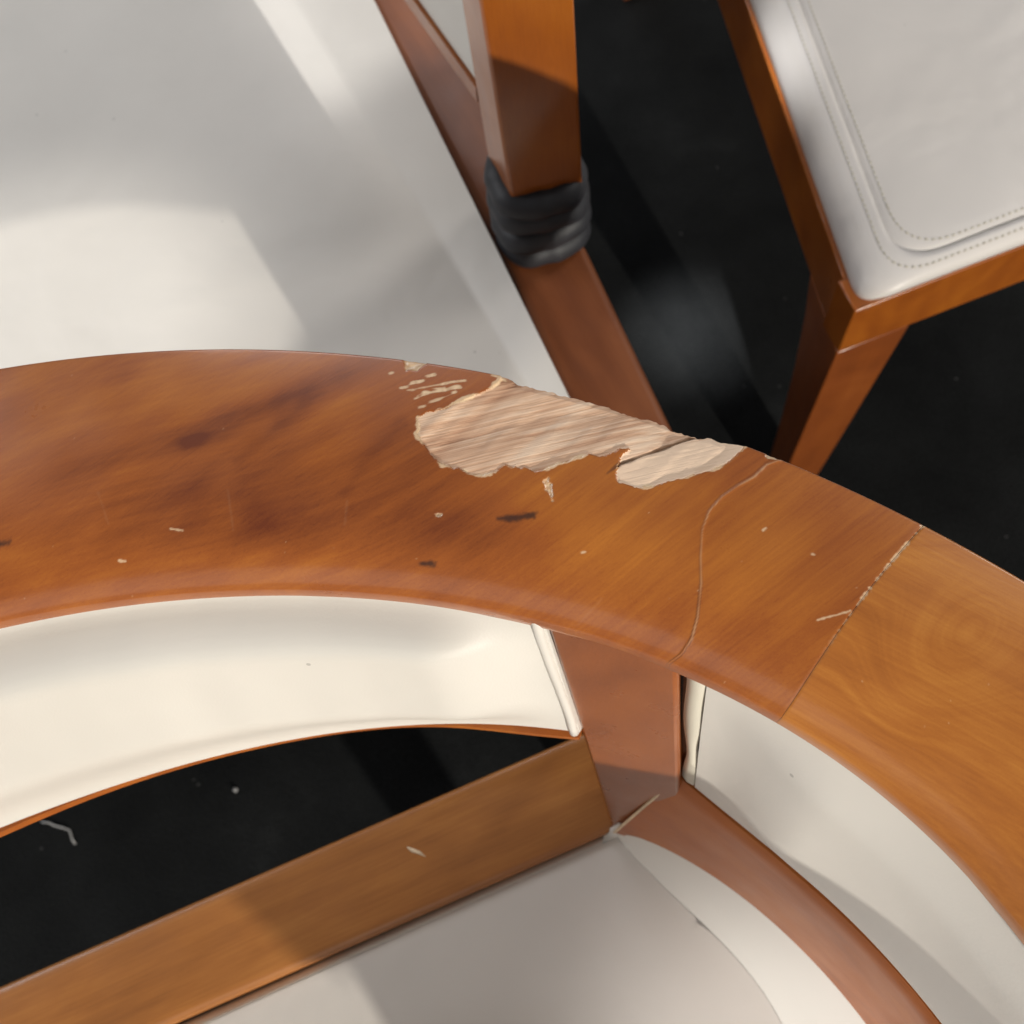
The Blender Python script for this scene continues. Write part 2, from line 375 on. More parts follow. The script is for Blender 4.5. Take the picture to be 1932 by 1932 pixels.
TONES = [  # the figure of the veneer: x, y, rx, ry, slant, amount
    (480, 770, 330, 26, -.36, -.20), (620, 880, 330, 100, -.25, -.15), (380, 960, 300, 80, .05, -.13), (900, 960, 160, 110, -.1, -.10),
    (640, 985, 260, 60, 0, -.10), (860, 1000, 120, 50, 0, -.10), (330, 745, 220, 50, -.2, .12), (650, 760, 80, 60, -.5, .06), (1150, 1010, 170, 90, .3, .20),
    (80, 880, 150, 70, 0, .02), (1240, 900, 170, 40, .3, .10), (1450, 1090, 130, 130, .5, .10), (1500, 1230, 160, 60, .5, -.04),
    (420, 1060, 500, 25, 0, .05), (365, 830, 35, 14, -.2, -.25)]
LINES = [[(350, 838), (420, 815), (500, 775), (580, 730), (650, 695)], [(760, 800), (700, 860), (650, 930)], [(450, 870), (520, 810), (600, 740)]]
SCR = [[(1543, 1170), (1562, 1164), (1580, 1160), (1604, 1152)], [(225, 1058), (236, 1059)], [(322, 998), (345, 1001)], [(1098, 1043), (1104, 1041)],
       [(1440, 1000), (1445, 996)], [(185, 930), (205, 990)], [(430, 925), (440, 1000)], [(1090, 1180), (1135, 1130)], [(655, 945), (650, 990)], [(1532, 1045), (1536, 1047)], [(875, 885), (880, 888)], [(735, 705), (742, 703)]]

def joint_th(t):
    a = un(1748, 985, ZT); b = un(1483, 1345, ZT - .01)
    ra, ta = pol(np.array([a])); rb, tb = pol(np.array([b]))
    return ta[0] * (1 - t) + tb[0] * t + .004 * np.sin(t * 3.1)

def rail_piece(name, th_of, ths, mat, detail, parent, mirror=False):
    """a piece of the top rail: ths in 0..1 along, th_of(u, t) the angle"""
    nt_ = 230 if detail else 24
    t, zp = profile(nt_)
    U, T = np.meshgrid(ths, t, indexing='ij')
    TH = th_of(U, T)
    ro, ri = rO(TH), rI(TH)
    # width of the piece shrinks a hair at its ends: softened joint edge
    P = at(ro + (ri - ro) * T, TH, ZT + np.broadcast_to(zp, T.shape))
    n, m = T.shape
    A = {k: np.zeros((n, m)) for k in ('tone', 'dark', 'rim')}
    rawm = np.zeros((n, m), bool)
    endd = np.minimum(U - ths[0], 1.0)
    if detail:
        px, py = pr(P)
        ns = (vn(px / 9, py / 9) - .5) * 7 + (vn(px / 3.5, py / 3.5 + 40) - .5) * 4
        for x, y, rx, ry, sl, a in TONES:
            dx = px - x; dy = py - y - sl * dx
            A['tone'] += a * np.exp(-(dx / rx) ** 2 - (dy / ry) ** 2)
        for Ln in LINES:
            A['tone'] -= .10 * np.exp(-(seg_dist(px, py, Ln) + (vn(px / 25, py / 25) - .5) * 12) ** 2 / 14 ** 2)
        A['tone'] *= 1.12; A['tone'] += (vn(px / 60 + 3, py / 60) - .5) * .07
        if mat is w_rail:      # figure of the back piece sweeps diagonally up and over
            cg = py + .50 * px + 26 * np.sin(px / 190 + .6) + .00022 * (px - 700) ** 2
            A['tone'] += (vn(cg / 6.5, px / 120 + 3) - .5) * .075 + (vn(cg / 19 + 31, px / 170) - .5) * .085 + (vn(cg / 3.2 + 7, px / 60) - .5) * .06
        else:                  # the arm's grain follows its curve round a cathedral loop
            dl = np.hypot((px - 1830) / 1.15, (py - 1190) + .35 * (px - 1830))
            lo = sstep(230, 60, dl)
            cg = (T * 105 + 7 * np.sin(TH * 9)) * (1 - lo) + dl * .23 * lo
            A['tone'] += (vn(cg / 1.5, TH * 7) - .5) * .09 + (vn(cg / 5.5 + 9, TH * 5) - .5) * .12 + .10 * sstep(150, 40, dl) - .03
        for D in DARKS:
            d = np.where(inside(px, py, D), -1, 1) * seg_dist(px, py, D, True) + ns * .25
            A['dark'] = np.maximum(A['dark'], .85 * sstep(6, -4, d + ns * .6))
        # big chip
        d = np.where(inside(px, py, CHIP1), -1, 1) * seg_dist(px, py, CHIP1, True)
        dn = d + ns * .55
        rawm = dn < 0
        dep = np.clip(-dn, 0, None)
        A['tone'] = np.where(rawm, 0, A['tone'])
        cx, cy = math.cos(FIB), math.sin(FIB)
        fu = P[..., 0] * cx + P[..., 1] * cy; fv = -P[..., 0] * sin_(FIB) + P[..., 1] * cy
        rid = (vn(fu * 9, fv * 900) - .5) * .0008 + (vn(fu * 7 + 9, fv * 260) - .5) * .0014
        sec = inside(px, py, CRACK2 + [(1750, 900), (1500, 960), (1080, 960)]) & rawm
        low = .0008 + .0036 * sstep(10, 170, dep) + .0012 * (vn(fu * 20, fv * 130) - .5) * sstep(40, 120, dep) + np.where(sec, -.0004, 0.0)
        wob = (vn(fu * 16, fv * 60 + 5) - .5) * .0010
        P[..., 2] -= np.where(rawm, (low + rid + wob) * sstep(0, 3, dep) + .0003, 0)
        dc = seg_dist(px, py, CRACK2) + (vn(px / 14, py / 14) - .5) * 3
        P[..., 2] -= np.where(rawm, .0014 * np.exp(-(dc / 2.6) ** 2), 0)
        A['dark'] = np.maximum(A['dark'], .6 * np.exp(-(dc / (.8 + 3.4 * vn(px / 40, py / 40))) ** 2) * (rawm | (dc < 4)))
        A['tone'] += np.where(rawm, (vn(fu * 6 + 3, fv * 160) - .5) * .16 + (vn(fu * 8 + 3, fv * 700) - .5) * .12 + np.where(sec, .10, .02) + .05 * sstep(1000, 1250, px), 0)
        A['rim'] = np.maximum(A['rim'], .75 * sstep(3.0, .8, np.abs(dn - 1.0) + (vn(px / 26, py / 26) - .42) * 9))
        # the outer arris is bitten away where the chip runs out
        bite = (.0007 * vn(TH * 420, TH * 0 + 3) + .0020 * vn(TH * 120, TH * 0 + 7) + .0012) * rawm * sstep(2, 60, dep) * np.clip(1 - T / .05, 0, 1)
        inw = np.stack([-np.cos(TH), -np.sin(TH)], -1) * bite[..., None]
        P[..., :2] += inw; P[..., 2] -= bite * .5
        # flakes of lacquer and crushed fibre
        for Fk in FLAKES:
            d = np.where(inside(px, py, Fk), -1, 1) * seg_dist(px, py, Fk, True) + ns * .8
            A['rim'] = np.maximum(A['rim'], sstep(1.5, -2, d) * (.45 + .55 * vn(px / 7, py / 5)))
            P[..., 2] -= .0005 * sstep(1, -3, d) + .0004 * (vn(px / 5, py / 5) - .5) * (d < 0)
        for k_, Sk in enumerate(STREAKS):
            d = seg_dist(px, py, Sk) + (vn(px / 20, py / 6 + 9 * k_) - .5) * 7
            A['rim'] = np.maximum(A['rim'], sstep(3.0, .4, d) * (.5 + .5 * vn(px / 5, py / 5)))
        # hairline crack
        dk = seg_dist(px, py, CRACK); side = np.sign(dk)
        A['rim'] = np.maximum(A['rim'], (.10 + .24 * vn(px / 18, py / 18 + 5)) * sstep(2.2, .5, np.abs(dk + (vn(px / 30, py / 30) - .5) * 1.5)) * sstep(1270, 1190, py))
        A['dark'] = np.maximum(A['dark'], .5 * sstep(1.8, .4, np.abs(dk - 2.4)) * sstep(1000, 1150, py))  # small shadow beside the crack, painted as a dark line
        P[..., 2] += .00025 * sstep(4, 0, dk)
        for S in SCR:
            d = seg_dist(px, py, S) + (vn(px / 6, py / 6) - .5) * 2.5
            lng = len(S) == 2 and math.hypot(S[0][0] - S[1][0], S[0][1] - S[1][1]) > 35
            A['rim'] = np.maximum(A['rim'], (.035 if lng else .7) * sstep(3.2, .6, d))
        # specks
        rs = np.random.RandomState(3)
        for k in range(46):
            x, y = rs.uniform(0, 1932), rs.uniform(660, 1500)
            A['rim'] = np.maximum(A['rim'], rs.uniform(.15, .5) * sstep(rs.uniform(1.6, 2.6), .5, np.hypot(px - x, py - y)))
    # joint: chamfer and broken filler along the first end
    dj = np.abs(TH - joint_th(T)) * (ro + (ri - ro) * T)
    P[..., 2] -= .0002 * sstep(.0007, 0, dj)
    if detail:
        up = sstep(.75, .35, T)
        A['rim'] = np.maximum(A['rim'], sstep(.0007, .0002, dj + (vn(T * 90, T * 0 + 2) - .40) * .0010 + (vn(T * 14, T * 0 + 8) - .45) * .0012) * (.02 + .7 * up))
        A['dark'] = np.maximum(A['dark'], .25 * sstep(.0005, .0001, dj))
    # underside closes the body
    und = []
    for rr, z in ((1.0, -.030), (.93, -.034), (.06, -.030), (0.0, -.016)):
        und.append(at(ro[:, :1] + (ri - ro)[:, :1] * rr if False else (ro + (ri - ro) * rr)[:, -1 if rr > .5 else 0], TH[:, -1 if rr > .5 else 0], ZT + z))
    Und = np.stack(und, 1)                                    # n x 4 x 3
    Pall = np.concatenate([P, Und], 1); mm = m + 4
    V = Pall.reshape(-1, 3)
    if mirror:
        c, s = math.cos(2 * AX), math.sin(2 * AX)
        x, y = V[:, 0] - CX, V[:, 1] - CY
        V = np.stack([CX + c * x + s * y, CY + s * x - c * y, V[:, 2]], 1)
    idx = np.arange(n * mm).reshape(n, mm)
    a = idx[:-1]; b = idx[1:]
    Q = np.stack([a, np.roll(a, -1, 1), np.roll(b, -1, 1), b], -1)
    rm = np.zeros((n, mm), bool); rm[:, :m] = rawm
    fr = rm[:-1].astype(int) + np.roll(rm[:-1], -1, 1) + np.roll(rm[1:], -1, 1) + rm[1:] >= 3
    At = {k: np.concatenate([v, np.zeros((n, 4))], 1).ravel() for k, v in A.items()}
    def make(nm, faces, par, mt, caps):
        used = np.unique(faces); mp = np.full(n * mm, -1); mp[used] = np.arange(len(used))
        fc = mp[faces].tolist()
        if caps:
            fc += [tuple(mp[idx[0, ::-1]]), tuple(mp[idx[-1]])]
        o = mesh(nm, V[used], fc, par, mt, True)
        if not mirror: pass
        fix_normals(o)
        for k, v in At.items():
            at_ = o.data.attributes.new(k, 'FLOAT', 'POINT'); at_.data.foreach_set('value', v[used].astype(np.float32))
        o.data.set_sharp_from_angle(angle=math.radians(50))
        return o
    body = make(name, Q[~fr].reshape(-1, 4), parent, mat, True)
    if fr.any():
        ch = make('exposed_wood', Q[fr].reshape(-1, 4), body, m_raw, False)
        ch['label'] = 'raw pale splintered wood where the lacquered edge broke away'
    return body
def sin_(a): return math.sin(a)

D2 = math.radians
# back piece: from the joint round to the mirrored joint
vis = np.linspace(0, 1, 820)
END = 2 * AX
def th_back(U, T):
    j = joint_th(T)
    return j + U
u_back = np.r_[np.linspace(0, D2(41.5), 820), np.linspace(D2(41.5), END - 2 * D2(58), 40)[1:]]
def th_back2(U, T):
    j = joint_th(T); umax = u_back[-1]
    k = sstep(D2(45), umax, U)
    return (j + U) * (1 - k) + (END - j - (umax - U)) * k
seg1 = rail_piece('rail_segment', th_back2, u_back, w_rail, True, chair)
seg1['label'] = 'reddish back rail segment with splintered outer edge'
u_arm = np.r_[np.linspace(0, D2(10), 200), np.linspace(D2(10), D2(92), 40)[1:]]  # unseen end of the arm lengthened to shade the seat
seg2 = rail_piece('rail_segment', lambda U, T: joint_th(T) - .0002 - U, u_arm, w_arm, True, chair)
seg2['label'] = 'brighter orange arm segment beyond the joint'
u_arm2 = np.linspace(0, D2(92), 40)
seg3 = rail_piece('rail_segment', lambda U, T: joint_th(T) - .0002 - U, u_arm2, w_arm, False, chair, True)

def reflect(V):
    V = np.asarray(V); c, s = math.cos(2 * AX), math.sin(2 * AX)
    x, y = V[..., 0] - CX, V[..., 1] - CY
    return np.stack([CX + c * x + s * y, CY + s * x - c * y, V[..., 2]], -1)

# posts: they run down to the floor as the back legs
TL, TR = un(1030, 1180, .752), un(1280, 1265, .752)
BL, BR = un(1155, 1567, .48), un(1285, 1615, .48)
def post_ring(z):
    k = (z - .48) / (.752 - .48)
    if k < 0: k = k * .35
    a = BL + (TL - BL) * k; b = BR + (TR - BR) * k
    e = (b - a) / np.linalg.norm(b - a); nrm = np.array([-e[1], e[0], 0])
    nrm = nrm if nrm @ np.array([0, 1, 0]) > 0 else -nrm
    d = .042
    r = np.array([a, b, b + nrm * d - e * .009, a + nrm * d + e * .006]); r[:, 2] = z; return r
rings = [post_ring(z) for z in (0, .2, .40, .48, .58, .68, .757)]
beam('post', rings, chair, w_post, .0025)
beam('post', [reflect(r) for r in rings], chair, w_post, .0025)

# leather panels of the shell
rBk = curve([(0, 1568), (100, 1528), (200, 1490), (350, 1440), (500, 1400), (600, 1384), (700, 1375), (820, 1374), (940, 1377), (1085, 1374)], .645, 4, True)
def end_th(rf, z, gap=2.0):
    """angle at which an edge of radius rf at height z meets the post's left edge"""
    th_ = np.linspace(thL - .12, thL + .12, 600); x, y = pr(at(rf(th_), th_, z))
    dd = x - (1030 + (y - 1180) * (125 / 387.) - gap)
    return th_[np.argmin(np.abs(dd))]
thL = pol(np.array([TL]))[1][0]; thR = pol(np.array([TR]))[1][0]
def panel(name, th0, th1, top_r, bot_r, ztop, zbot, pad, parent, mat, n=90, mirror=False, m=36, sh=.03, end=(1, 1), thick=.014, fold=0):
    th = np.linspace(th0, th1, n); P = np.zeros((n, m + 3, 3))
    rt, rb = top_r(th), bot_r(th)
    arc = np.abs(th - th0) * .45; arc2 = np.abs(th1 - th) * .45
    for j in range(m):
        v = j / (m - 1)
        s0_ = end_th(lambda t_: top_r(t_) + (bot_r(t_) - top_r(t_)) * v, ztop + (zbot - ztop) * v, 1.0); s1_ = 2 * AX - s0_
        th = np.linspace(s0_, s1_, n); rt, rb = top_r(th), bot_r(th)
        q = at(rt + (rb - rt) * v, th, ztop + (zbot - ztop) * v)
        Lh = abs(ztop - zbot) * 1.15
        b = pad * sstep(0, sh, (1 - v) * Lh) * sstep(.006, .034, v * Lh)
        b = b * (sstep(-.002, sh, arc) if end[0] else 1) * (sstep(-.002, sh, arc2) if end[1] else 1)
        b = b + .0012 * np.sin(v * 3.1) * (vn(th * 22, v * 2 + 1) - .5)
        dirv = np.stack([-np.cos(th) * .8, -np.sin(th) * .8, np.full(n, .55)], -1)
        P[:, j] = q + dirv * b[:, None]
    out = np.stack([np.cos(th), np.sin(th), np.full(n, -.25)], -1) * thick
    P[:, m] = P[:, m - 1] + out * .5 + [0, 0, -.004]
    P[:, m + 1] = P[:, m - 1] + out
    P[:, m + 2] = P[:, 0] + out
    if mirror: P = reflect(P)
    return loft(name, P, parent, mat, True, True, True, 60)
thL = pol(np.array([TL]))[1][0]; thR = pol(np.array([TR]))[1][0]
thLb = thL
top_in = lambda th: rI(th) + .004
bp = panel('back_panel', thL + .012, 2 * AX - thL - .012, top_in, rBk, .760, .647, .021, chair, l_white, 220, sh=.048)
# welt along the post edge of the back panel
def on_panel(th, v, zt=.760, zb=.647, out=0.0):
    return at(top_in(th) + (rBk(th) - top_in(th)) * v - out, th, zt + (zb - zt) * v)
for s in (0, 1):
    path = []
    for v in np.linspace(.0, 1.0, 24):
        z = .760 + (.647 - .760) * v
        t_ = end_th(lambda q_: top_in(q_) + (rBk(q_) - top_in(q_)) * v, z, 1.0) + .0062 + .0012 * math.sin(v * 6)
        path.append(at(top_in(t_) + (rBk(t_) - top_in(t_)) * v - .0002, t_, z))
    path = np.array(path); path = reflect(path) if s else path
    V, fc = tube(path, .0024, 10); o = mesh('welt', V, fc, bp, l_white)
# wooden lower edge under the back panel
th = np.linspace(end_th(rBk, .640, 1), 2 * AX - end_th(rBk, .640, 1), 120)
g = .004 * np.exp(-((th - thL) / .10) ** 2) + .004 * np.exp(-((2 * AX - thL - th) / .10) ** 2) + .003 * np.exp(-((th - AX) / .18) ** 2)
rb = rBk(th)
P = np.stack([at(rb - g + .001, th, .644), at(rb - g + .001, th, .635), at(rb + .020, th, .631), at(rb + .020, th, .644)], 1)
loft('lower_back_rail', P, chair, w_board, True, True, True, 40)

# side panel, the board below it, the folded leather end by the post
SIDE_B = [(1281, 1464), (1334, 1498), (1408, 1567), (1501, 1646), (1593, 1729), (1686, 1812), (1778, 1932)]
rSb = curve(SIDE_B, .615, 3)
rSl = curve([(1165, 1566), (1197, 1567), (1278, 1613), (1371, 1669), (1455, 1743), (1547, 1826), (1630, 1932)], .487, 3)
def curve_xy(px, z, nsm=60, ext=.35):
    P = np.array([un(x, y, z)[:2] for x, y in px]); s = np.r_[0, np.cumsum(np.linalg.norm(np.diff(P, axis=0), axis=1))]
    cx = np.polyfit(s, P[:, 0], 3); cy = np.polyfit(s, P[:, 1], 3); q = np.linspace(0, s[-1], nsm)
    C = np.stack([np.polyval(cx, q), np.polyval(cy, q)], 1)
    d = C[-1] - C[-2]; st = np.linalg.norm(d); d /= st; ang = math.atan2(d[1], d[0]); tgt = math.radians(-95); k = int(ext / st)
    E = [C[-1]]
    for i in range(k):
        ang += (tgt - ang) * .02; E.append(E[-1] + st * np.array([math.cos(ang), math.sin(ang)]))
    C = np.concatenate([C, E[1:]]); return np.c_[C, np.full(len(C), z)]
def resample(C, n):
    s = np.r_[0, np.cumsum(np.linalg.norm(np.diff(C, axis=0), axis=1))]; q = np.linspace(0, s[-1], n)
    return np.stack([np.interp(q, s, C[:, i]) for i in range(3)], 1)
sideB = resample(curve_xy(SIDE_B, .615, ext=.48), 140)
sideL = resample(curve_xy([(1163, 1566), (1278, 1613), (1371, 1669), (1455, 1743), (1547, 1826), (1630, 1932)], .487, ext=.48), 140)
thS = np.linspace(thR + .002, -.50, 400)
sideT = resample(at(rI(thS) + .006, thS, .758), 140)
for mir in (0, 1):
    f = reflect if mir else (lambda v: v)
    # panel
    n, m = 140, 30; P = np.zeros((n, m + 2, 3)); u = np.linspace(0, 1, n)
    for j in range(m):
        v = j / (m - 1); q = sideT * (1 - v) + sideB * v
        c = np.array([CX, CY, 0]) - q; c[:, 2] = 0; c /= np.linalg.norm(c, axis=1)[:, None]; c[:, 2] = .5
        b = .010 * sstep(0, .3, v) * sstep(0, .22, 1 - v) * sstep(0.02, .10, u) + .0012 * (vn(u * 9, v * 2 + 7 * mir) - .5)
        P[:, j] = q + c * b[:, None]
    c0 = np.array([CX, CY, 0]) - sideB; c0[:, 2] = 0; c0 /= np.linalg.norm(c0, axis=1)[:, None]
    P[:, m] = sideB - c0 * .014; P[:, m + 1] = sideT - c0 * .014
    # panel starts past the folded end strip
    ks = 2
    sp = loft('side_panel', f(P[ks:]), chair, l_white, True, True, True, 60)
    # folded strip between post and panel with a wavy crease
    Pf = []
    for v in np.linspace(0.0, 1.0, 40):
        wv = .0010 * math.sin(v * 9) + .0016 * sstep(.55, .8, v) * math.sin(v * 14)
        bm_ = math.exp(-((v - .74) / .16) ** 2); i0 = .15 + .30 * bm_ + .10 * math.sin(v * 11); i1 = ks - .10 + .05 * math.sin(v * 15) - .18 * math.exp(-((v - .62) / .10) ** 2)
        row = []
        for kx, h in ((i0, -.003), (i0 + .12, -.0004), ((i0 + i1) / 2, .0006), (i1 - .10, -.0002), (i1, -.0022)):
            a = int(kx); fr = kx - a; T_ = sideT[a] * (1 - fr) + sideT[a + 1] * fr; B_ = sideB[a] * (1 - fr) + sideB[a + 1] * fr
            q = T_ * (1 - v) + B_ * v; c = np.array([CX, CY, 0]) - q; c[2] = 0; c /= np.linalg.norm(c); c[2] = .4
            row.append(q + c * h)
        Pf.append(row)
    loft('folded_edge', f(np.array(Pf)), sp, l_edge, False, False, True, 70)
    # dark backing seen in the gaps
    q = np.array([sideT[0] * 1, sideT[7], sideB[7], sideB[0]]); cc = np.array([CX, CY, 0]) - q; cc[:, 2] = 0; cc /= np.linalg.norm(cc, axis=1)[:, None]
    r0 = q - cc * .0075; r1 = q - cc * .0135
    loft('panel_backing', f(np.array([r0, r1])), sp, m_dark, True, True, False, 0)
    # wooden board under the panel
    top = sideB.copy(); low = sideL.copy(); P = np.zeros((n, 9, 3))
    c1 = np.array([CX, CY, 0]) - top; c1[:, 2] = 0; c1 /= np.linalg.norm(c1, axis=1)[:, None]
    topp = top + np.array([0, 0, -.003]); 
    for j, v in enumerate((0, .04, .12, .5, .9, .97, 1.0)):
        P[:, j] = topp * (1 - v) + low * v + np.array([0, 0, .004]) * math.sin(v * math.pi)
        if j in (0, 6): P[:, j] -= c1 * .002
    P[:, :7] += c1[:, None] * .003
    P[:, 7] = low - c1 * .022 + [0, 0, -.012]; P[:, 8] = topp - c1 * .018
    sb_ = loft('side_board', f(P), chair, w_board, True, True, True, 50)
    gp = np.array([P[0, j] + [-.0008, .0004, .0012] for j in range(7)]); V, fc = tube(f(gp), .0009, 6); mesh('glue_line', V, fc, sb_, m_glue)

# rear seat rail: a straight flat bar between the two posts
A1, A2 = un(1062, 1400, .486), un(0, 1862, .486)
B1, B2 = un(1152, 1570, .486), un(350, 1934, .486)
e = (A2 - A1); e /= np.linalg.norm(e)
nb = np.array([-e[1], e[0], 0]); nb = nb if nb[1] > 0 else -nb
half = 2 * abs((np.array([CX, CY, .486]) - A1) @ e)
wA = (A1 - B1) @ nb
s0 = B1 + e * -.002
prof = [(0.0, -.022), (0.0, -.006), (.0012, -.002), (.005, 0), (.008, .0002), (wA - .006, .0002), (wA - .0025, 0), (wA - .0006, -.0008), (wA, -.0025), (wA, -.024), (wA * .5, -.03)]
Lb = 2 * abs((ROOT + [0, 0, .486] - s0) @ e)
P = np.array([[s0 + e * x + nb * a + e * (-.29 * a if i == 0 else .29 * a) * 1.0 + np.array([0, 0, b]) for a, b in prof] for i, x in enumerate(np.linspace(0, Lb, 2))])
sr_ = loft('seat_rail', P, chair, w_bar, True, True, True, 50)

def scuff(name, px, z, rad, par, mat):
    V, fc = tube([un(x, y, z) for x, y in px], rad, 6); mesh(name, V, fc, par, mat)
scuff('scuff', [(768, 1598), (778, 1604), (792, 1609), (804, 1617)], .4857, [.0006, .0016, .0013, .0005], sr_, m_glue)
# seat cushion: flat top, sloped border along the side boards
BAND_I = [(1166, 1578), (1223, 1652), (1297, 1708), (1362, 1780), (1431, 1863), (1477, 1932)]
bandI = resample(curve_xy(BAND_I, .479, ext=.50), 70)
bandO = resample(sideL + [0, 0, -.024] + 0, 70)
c1 = np.array([CX, CY, 0]) - bandO; c1[:, 2] = 0; c1 /= np.linalg.norm(c1, axis=1)[:, None]
bandO = bandO - c1 * .004; bandO[:, 2] = .507
bandI[:, 2] = .477
bandO = bandO[:64]; bandI = bandI[:64]
ln = lambda a, b, k: np.array([a + (b - a) * i / k for i in range(1, k)])
Oo = np.concatenate([bandO, ln(bandO[-1], reflect(bandO[-1]), 30), reflect(bandO)[::-1], ln(reflect(bandO[0]), bandO[0], 60)])
Ii = np.concatenate([bandI, ln(bandI[-1], reflect(bandI[-1]), 30), reflect(bandI)[::-1], ln(reflect(bandI[0]), bandI[0], 60)])
nbk = len(Oo)
Oo[-59:, 2] = .470; Ii[-59:, 2] = .477
cen = Ii.mean(0); ringsC = [Oo + [0, 0, -.05], Oo + [0, 0, -.006], Oo]
for q in (.15, .35, .55, .75, .9):
    ringsC.append(Oo * (1 - q) + Ii * q + np.array([0, 0, .0016 * math.sin(q * math.pi)]))
for q in (0, .004, .012, .03, .06, .1, .15, .22, .3, .4, .5, .6, .7, .8, .9, .97):
    r = Ii + (cen - Ii) * q; r = r.copy()
    dz = .007 * (vn(r[:, 0] * 9, r[:, 1] * 9) - .5) * sstep(.0, .35, q)
    r[:, 2] = Ii[:, 2] + dz; ringsC.append(r)
P = np.array(ringsC)
sc_ = loft('seat_cushion', P[8:], chair, l_shaded, True, True, True, 45)
P[8] += [0, 0, -.0004]
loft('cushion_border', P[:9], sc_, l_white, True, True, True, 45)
# front legs and front rail
fl1 = bandO[-1]; fl2 = reflect(fl1)
for q in (fl1, fl2):
    c = np.array([q[0], q[1], 0]); c = c + (np.array([CX, CY, 0]) - c) * .04
    beam('leg', [[c + np.array([a * s_, b * s_, z]) for a, b in ((-1, -1), (1, -1), (1, 1), (-1, 1))] for z, s_ in ((0, .016), (.43, .024))], chair, w_red, .003)
beam('front_rail', [[q + np.array([0, 0, z]) + d * np.array([.39, -.92, 0]) for d, z in ((0.002, -.06), (.03, -.06), (.03, -.005), (.002, -.005))] for q in (fl1, fl2)], chair, w_red, .003)

# ------------------------------------------------------------------ the armchair behind
ZR = .46
rc = np.array([-.42, .60, 0])
rear = empty('armchair', rc, 'armchair with broad white seat and black cord wrapped round its square arm post', 'armchair')
RL = [un(700, 0, ZR), un(965, 510, ZR), un(1065, 745, ZR)]; RR = [un(785, 0, ZR), un(1105, 465, ZR), un(1260, 790, ZR)]
def ext(a, b, s): d = (b - a) / np.linalg.norm(b - a); return b + d * s
L0 = ext(RL[1], RL[0], .14); L9 = ext(RL[1], RL[2], .075); R0 = ext(RR[1], RR[0], .14); R9 = ext(RR[1], RR[2], .075)
beam('side_rail', [[l, r, r - [0, 0, .035], l - [0, 0, .035]] for l, r in ((L0, R0), (RL[0], RR[0]), (RL[1], RR[1]), (RL[2], RR[2]), (L9, R9))], rear, w_red, .006, 3)
# seat with a sloped border along the rail
strip = [un(560, 0, ZR + .006), un(655, 160, ZR + .006), un(870, 500, ZR + .006), un(990, 720, ZR + .006)]
sdir = (strip[2] - strip[0]) / np.linalg.norm(strip[2] - strip[0])
rdir = (RL[2] - RL[0]) / np.linalg.norm(RL[2] - RL[0])
i0, i1 = strip[0] - sdir * .14, strip[3] + sdir * .03
o0, o1 = L0, RL[2] + rdir * .055
o0 = RL[0] - rdir * .15
lft = -.80
Oo = np.array([[*o1[:2], ZR + .0161], [*o0[:2], ZR + .0161], [lft - .02, o0[1] + .0, ZR + .0161], [lft, o1[1], ZR + .0161]])
Ii = np.array([[*i1[:2], ZR + .005], [*i0[:2], ZR + .005], [lft + .05, i0[1] - .02, ZR + .005], [lft + .06, i1[1], ZR + .005]])
def fine(Q, k): return np.concatenate([[Q[i] + (Q[(i + 1) % 4] - Q[i]) * j / k for j in range(k)] for i in range(4)])
Of, If = fine(Oo, 40), fine(Ii, 40); cen = If.mean(0)
ringsC = [Of - [0, 0, .045], Of - [0, 0, .004], Of]
for q in (.1, .25, .5, .75, .9): ringsC.append(Of * (1 - q) + If * q)
for q in (0, .01, .03, .06, .1, .15, .22, .3, .38, .46, .55, .65, .75, .85, .95):
    r = If + (cen - If) * q
    r[:, 2] = If[:, 2] + .008 * (vn(r[:, 0] * 7, r[:, 1] * 7) - .5) * sstep(.02, .3, q); ringsC.append(r)
loft('seat_cushion', np.array(ringsC), rear, l_seat, True, True, True, 45)
# frame round the other sides and legs
fz = lambda z: np.array([0, 0, z])
def bar_between(name, a, b, wd, z0, z1, par, mat, bev=.003):
    d = (b - a); d[2] = 0; d /= np.linalg.norm(d); nn = np.array([-d[1], d[0], 0]) * wd / 2
    beam(name, [[p + nn + fz(z0 - p[2]), p - nn + fz(z0 - p[2]), p - nn + fz(z1 - p[2]), p + nn + fz(z1 - p[2])] for p in (a, b)], par, mat, bev)
cr = (L9 + R9) / 2; br = (L0 + R0) / 2
bar_between('front_rail', np.array([lft, cr[1] - .0, 0]), cr + [-.041, .0, 0], .04, .40, .455, rear, w_red)
bar_between('side_rail', np.array([lft - .03, cr[1] - .02, 0]), np.array([lft - .05, br[1], 0]), .05, .425, .46, rear, w_red)
bar_between('back_rail', np.array([lft - .02, br[1] - .0, 0]), br + [-.03, 0, 0], .04, .42, .457, rear, w_red)
for q in (cr + [0, .02, 0], br + [0, -.03, 0], np.array([lft - .03, cr[1], 0]), np.array([lft - .05, br[1] - .03, 0])):
    beam('leg', [[np.array([q[0] + a * s_, q[1] + b * s_, z]) for a, b in ((-1, -1), (1, -1), (1, 1), (-1, 1))] for z, s_ in ((0, .015), (.424, .022))], rear, w_red, .003)
